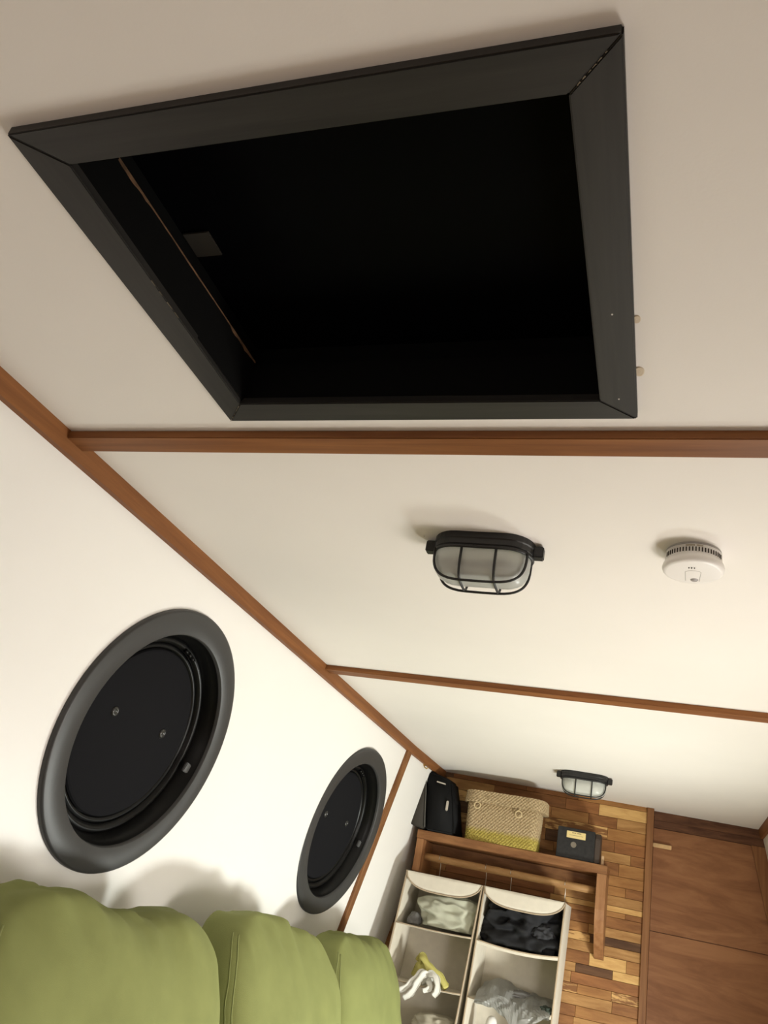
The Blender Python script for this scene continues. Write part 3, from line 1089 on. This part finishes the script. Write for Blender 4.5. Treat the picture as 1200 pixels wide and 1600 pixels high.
def poly_bag():
    t = thing('plastic_bag', B(-0.56, 0.2, 1.03), 'crumpled grey plastic bag spilling from the second right pocket', 'bag')
    bm = BM()
    # draped sheet: rows from the back of the pocket over the front edge
    rng = random.Random(5)
    cols = 34
    prev = None
    rowsN = 18
    for j in range(rowsN + 1):
        t_ = j / rowsN
        row = []
        for i in range(cols + 1):
            s = i / cols
            x = -0.702 + 0.30 * s
            top = 1.098 - .020 * s - 0.02 * (2 * s - 1) ** 4 + 0.010 * sin(7 * s)
            # hanging lip, deepest at 60 %
            lip = 1.005 - 0.062 * max(0, 1 - abs(s - .60) / .33) + .012 * max(0, abs(s - .6) - .33)
            if t_ < .5:
                q = t_ / .5
                wd = 0.10 + 0.19 * q
                z = top - 0.045 * q ** 2
                z = z + 0.0
            else:
                q = (t_ - .5) / .5
                wd = 0.29 + 0.03 * sin(q * pi * .6)
                z = (top - .045) + (lip - (top - .045)) * q
            cr = noise.noise(Vector((s * 7, t_ * 3, 2))) + .6 * (1 - 2 * abs(noise.noise(Vector((s * 9 + t_ * 3, t_ * 4, 7)))))
            wd += .016 * cr
            z += .010 * noise.noise(Vector((s * 8, t_ * 6, 11)))
            row.append(bm.verts.new(B(x, wd, z)))
        if prev:
            for i in range(cols):
                bm.faces.new((prev[i], prev[i + 1], row[i + 1], row[i]))
        prev = row
    bmesh.ops.solidify(bm, geom=bm.faces[:], thickness=0.0012)
    obj('bag_film', bm, polybag, t)
    obj('bag_contents', blob((-0.57, 0.165, 1.050), (0.10, 0.075, 0.03), 41.0, rough=.2, n=14), cloth_grey, t, True)
    return t


poly_bag()
single('dark_green_cloth', blob((-0.423, 0.262, 1.034), (0.026, 0.025, 0.016), 52.0, rough=.3, n=12), mat('dark_green_cloth', (0.03, 0.04, 0.03), 0.8),
       'scrap of dark green cloth beside the plastic bag', 'cloth')
single('beige_blanket', blob((-0.855, 0.185, 0.862), (0.110, 0.08, 0.062), 61.0, rough=.15, ridge=.15, fq=1.4, n=22, xmax=-0.712), cloth_beige,
       'beige folded cloth in the third left pocket at the frame edge', 'cloth')
bt = thing('white_bottle', B(-0.64, 0.22, 0.812), 'white rounded bottle in the third right pocket', 'bottle')
obj('body', lathe([(.0005, .0), (.030, .001), (.034, .006), (.034, .095), (.028, .112), (.016, .122), (.0005, .1225)], lambda u, v_, h: B(-0.64 + u, 0.22 + v_, 0.815 + h), 24), white_plastic, bt, True)
obj('cap', lathe([(.0210, .116), (.0225, .121), (.0220, .132), (.0190, .142), (.0130, .150), (.0060, .1535), (.0005, .154)], lambda u, v_, h: B(-0.64 + u, 0.22 + v_, 0.815 + h), 24), white_plastic, bt, True)

# ------------------------------------------------------------------ things on the shelf
def rrect(x0, x1, y0, y1, r, n=6):
    pts = []
    for cx, cy, a0 in ((x1 - r, y0 + r, -pi / 2), (x1 - r, y1 - r, 0), (x0 + r, y1 - r, pi / 2), (x0 + r, y0 + r, pi)):
        for k in range(n + 1):
            a = a0 + pi / 2 * k / n
            pts.append((cx + r * cos(a), cy + r * sin(a)))
    return pts


def resample(pts, step):
    out = []
    n = len(pts)
    for i in range(n):
        a, b = Vector(pts[i]), Vector(pts[(i + 1) % n])
        m = max(1, round((b - a).length / step))
        for k in range(m):
            out.append(a.lerp(b, k / m))
    return out


def woven(x0, x1, y0, y1, z0, z1, rad, taper, step=0.0075, amp=0.0016, rot=None):
    """basket wall whose over-and-under strands stand out; solid bottom and top."""
    bm = BM()
    base = resample(rrect(x0, x1, y0, y1, rad), step)
    if len(base) % 2:
        base.pop()
    cx, cy = (x0 + x1) / 2, (y0 + y1) / 2
    nz = max(2, round((z1 - z0) / step))
    rings = []
    n = len(base)
    for j in range(nz + 1):
        t = j / nz
        s = 1 - taper * (1 - t)
        ring = []
        for i, p in enumerate(base):
            a, b_ = base[i - 1], base[(i + 1) % n]
            tg = (b_ - a).normalized()
            nr = Vector((tg.y, -tg.x))
            o = 0.0
            q = Vector((cx + (p.x - cx) * s, cy + (p.y - cy) * s)) + nr * o
            ring.append(bm.verts.new((q.x, q.y, z0 + (z1 - z0) * t + 0.0010 * noise.noise(Vector((i * .3, j * 3.0, 0))))))
        rings.append(ring)
    for j, (A, B_) in enumerate(zip(rings[:-1], rings[1:])):
        for k in range(n):
            q = (A[k], A[(k + 1) % n], B_[(k + 1) % n], B_[k])
            c = sum((v.co for v in q), Vector()) / 4
            tg = (q[1].co - q[0].co).normalized()
            up = (k + j) % 2
            mid = bm.verts.new(c + Vector((tg.y, -tg.x, 0)) * (amp * (1.5 if up else -0.9)))
            for e in range(4):
                bm.faces.new((q[e], q[(e + 1) % 4], mid))
    bm.faces.new(rings[0][::-1])
    bm.faces.new(rings[-1])
    return bm


ZS = ZT + 0.0008
bk = thing('lidded_basket', (-0.71, 3.99, ZS), 'straw-coloured woven lidded basket with yellow bottom band on the shelf', 'basket')
obj('body', woven(-0.872, -0.532, 3.896, 4.058, ZS, 1.800, 0.035, 0.03, step=0.0078, amp=0.0022), weave, bk, False, origin=(-0.71, 3.99, ZS))
lid = obj('lid', woven(-0.886, -0.508, 3.874, 4.068, 1.800, 1.853, 0.065, -0.02, step=0.0078, amp=0.0022), weave, bk, False, origin=(-0.71, 3.99, ZS))
for (x, z) in ((-0.820, 1.786), (-0.625, 1.775)):
    loop = [(x + .0145 * cos(2 * pi * k / 18), 3.884, z + .0145 * sin(2 * pi * k / 18)) for k in range(18)]
    obj('fastening_ring', tube(loop, .0036, 8, closed=True), mat('straw_ring', (0.60, 0.47, 0.27), 0.7), bk, True)
    obj('fastening_loop', tube([(x - .006 + .03 * s, 3.880, z + .012 + .028 * s) for s in (0, .3, .6, 1)], .0028, 6), mat('straw_ring', (0.6, 0.47, 0.27), 0.7), bk, True)

# document bag leaning in the corner
bagp = [(-1.082, 1.908), (-0.962, 1.878), (-0.938, 1.790), (-0.905, ZS + .001), (-1.040, ZS)]
bg = thing('laptop_bag', B(-1.02, 0.13, ZS), 'black zipped laptop bag standing in the shelf corner by the wall', 'bag')
bm = BM()
fr, wb_ = 0.205, 0.055
A_ = [bm.verts.new(B(x, fr - (.03 if i == 1 else 0), z)) for i, (x, z) in enumerate(bagp)]
B2 = [bm.verts.new(B(x + .012, wb_, z)) for x, z in bagp]
for i in range(5):
    bm.faces.new((A_[i], A_[(i + 1) % 5], B2[(i + 1) % 5], B2[i]))
bm.faces.new(A_[::-1])
bm.faces.new(B2)
bevel(bm, 0.010, 3)
obj('body', bm, bag_black, bg, True)
bm = BM()
sp = [(-1.100, 1.906), (-1.074, 1.906), (-1.044, ZS + .006), (-1.062, 1.638), (-1.120, 1.650), (-1.127, 1.672)]
A_ = [bm.verts.new(B(x, 0.213, z)) for x, z in sp]
B2 = [bm.verts.new(B(x, 0.10, z)) for x, z in sp]
n_ = len(sp)
for i in range(n_):
    bm.faces.new((A_[i], A_[(i + 1) % n_], B2[(i + 1) % n_], B2[i]))
bm.faces.new(A_[::-1])
bm.faces.new(B2)
bevel(bm, 0.004, 2)
tag(obj('side_flap', bm, bag_grey, bg, True), 'brown-grey side flap')
obj('zip_seam', tube([B(-1.074, 0.211, 1.888), B(-1.060, 0.212, 1.80), B(-1.048, 0.212, 1.70), B(-1.040, 0.211, 1.645)], .003, 6), mat('grey_piping', (0.09, 0.085, 0.075), 0.7), bg, True)
obj('zip_pull', box(-0.9595, -0.9485, .198, .2085, 1.733, 1.779, B, bev=.003), bright_metal, bg)
obj('badge', box(-1.018, -0.975, .198, .2075, 1.8525, 1.8585, lambda x, wd, z: B(x, wd, z - (x + 1.018) * .12), bev=.001), bright_metal, bg)
hk = thing('brass_hook', (-1.056, 3.72, 1.903), 'small brass hook under the ceiling strip above the laptop bag', 'hook')
obj('plate', box(-1.064, -1.050, 3.706, 3.722, 1.8985, 1.9042, bev=.001), brass, hk)
obj('prong', tube([(-1.057, 3.714, 1.899), (-1.055, 3.713, 1.892), (-1.045, 3.713, 1.887), (-1.036, 3.713, 1.893)], .0028, 8), brass, hk, True)

bx = thing('file_box', B(-0.37, 0.12, ZS), 'worn black file box with cream label near the right end of the shelf', 'box')
obj('case', box(-0.450, -0.286, 0.06, 0.18, ZS, 1.765, B, bev=.0025), box_black, bx)
bm = BM()
prof = [(0.178, ZS + .001), (0.178, 1.735), (0.165, 1.757), (0.145, 1.763), (0.062, 1.763), (0.062, ZS + .001)]
A_ = [bm.verts.new(B(-0.2855, wd, z)) for wd, z in prof]
B2 = [bm.verts.new(B(-0.262, wd, z)) for wd, z in prof]
for i in range(6):
    bm.faces.new((A_[i], A_[(i + 1) % 6], B2[(i + 1) % 6], B2[i]))
bm.faces.new(A_[::-1])
bm.faces.new(B2)
bevel(bm, .003, 2)
tag(obj('spine', bm, box_side, bx), 'brown rounded spine')
lb = obj('label', box(-0.410, -0.327, .1795, .1812, 1.7215, 1.7505, lambda x, wd, z: B(x, wd, z), bev=.0006), label_yellow, bx)
bm = BM()
for k in range(9):
    if k != 4:
        add_box(bm, -0.386 + .0045 * k, -0.3832 + .0045 * k, .1808, .1816, 1.7425, 1.7462, B)
for k in range(13):
    add_box(bm, -0.398 + .0047 * k, -0.3945 + .0047 * k, .1808, .1815, 1.7330, 1.7345, B)
tag(obj('label_print', bm, ink, bx), 'tiny dark print on the label', kind='stuff')
obj('finger_hole', lathe([(.0125, .1795), (.0125, .1815), (.0100, .1818), (.0095, .1805), (.0005, .1803)], lambda u, v_, h: B(-0.377 + u, h, 1.694 + v_), 24), hole_grey, bx)
pg = single('wooden_peg', box(-0.2545, -0.2425, .160, .172, ZS, 1.672, B, bev=.002), mat('peg_wood', (0.55, 0.36, 0.2), 0.6),
            'small pale wooden peg at the right end of the shelf beside the file box', 'peg', smooth=False)
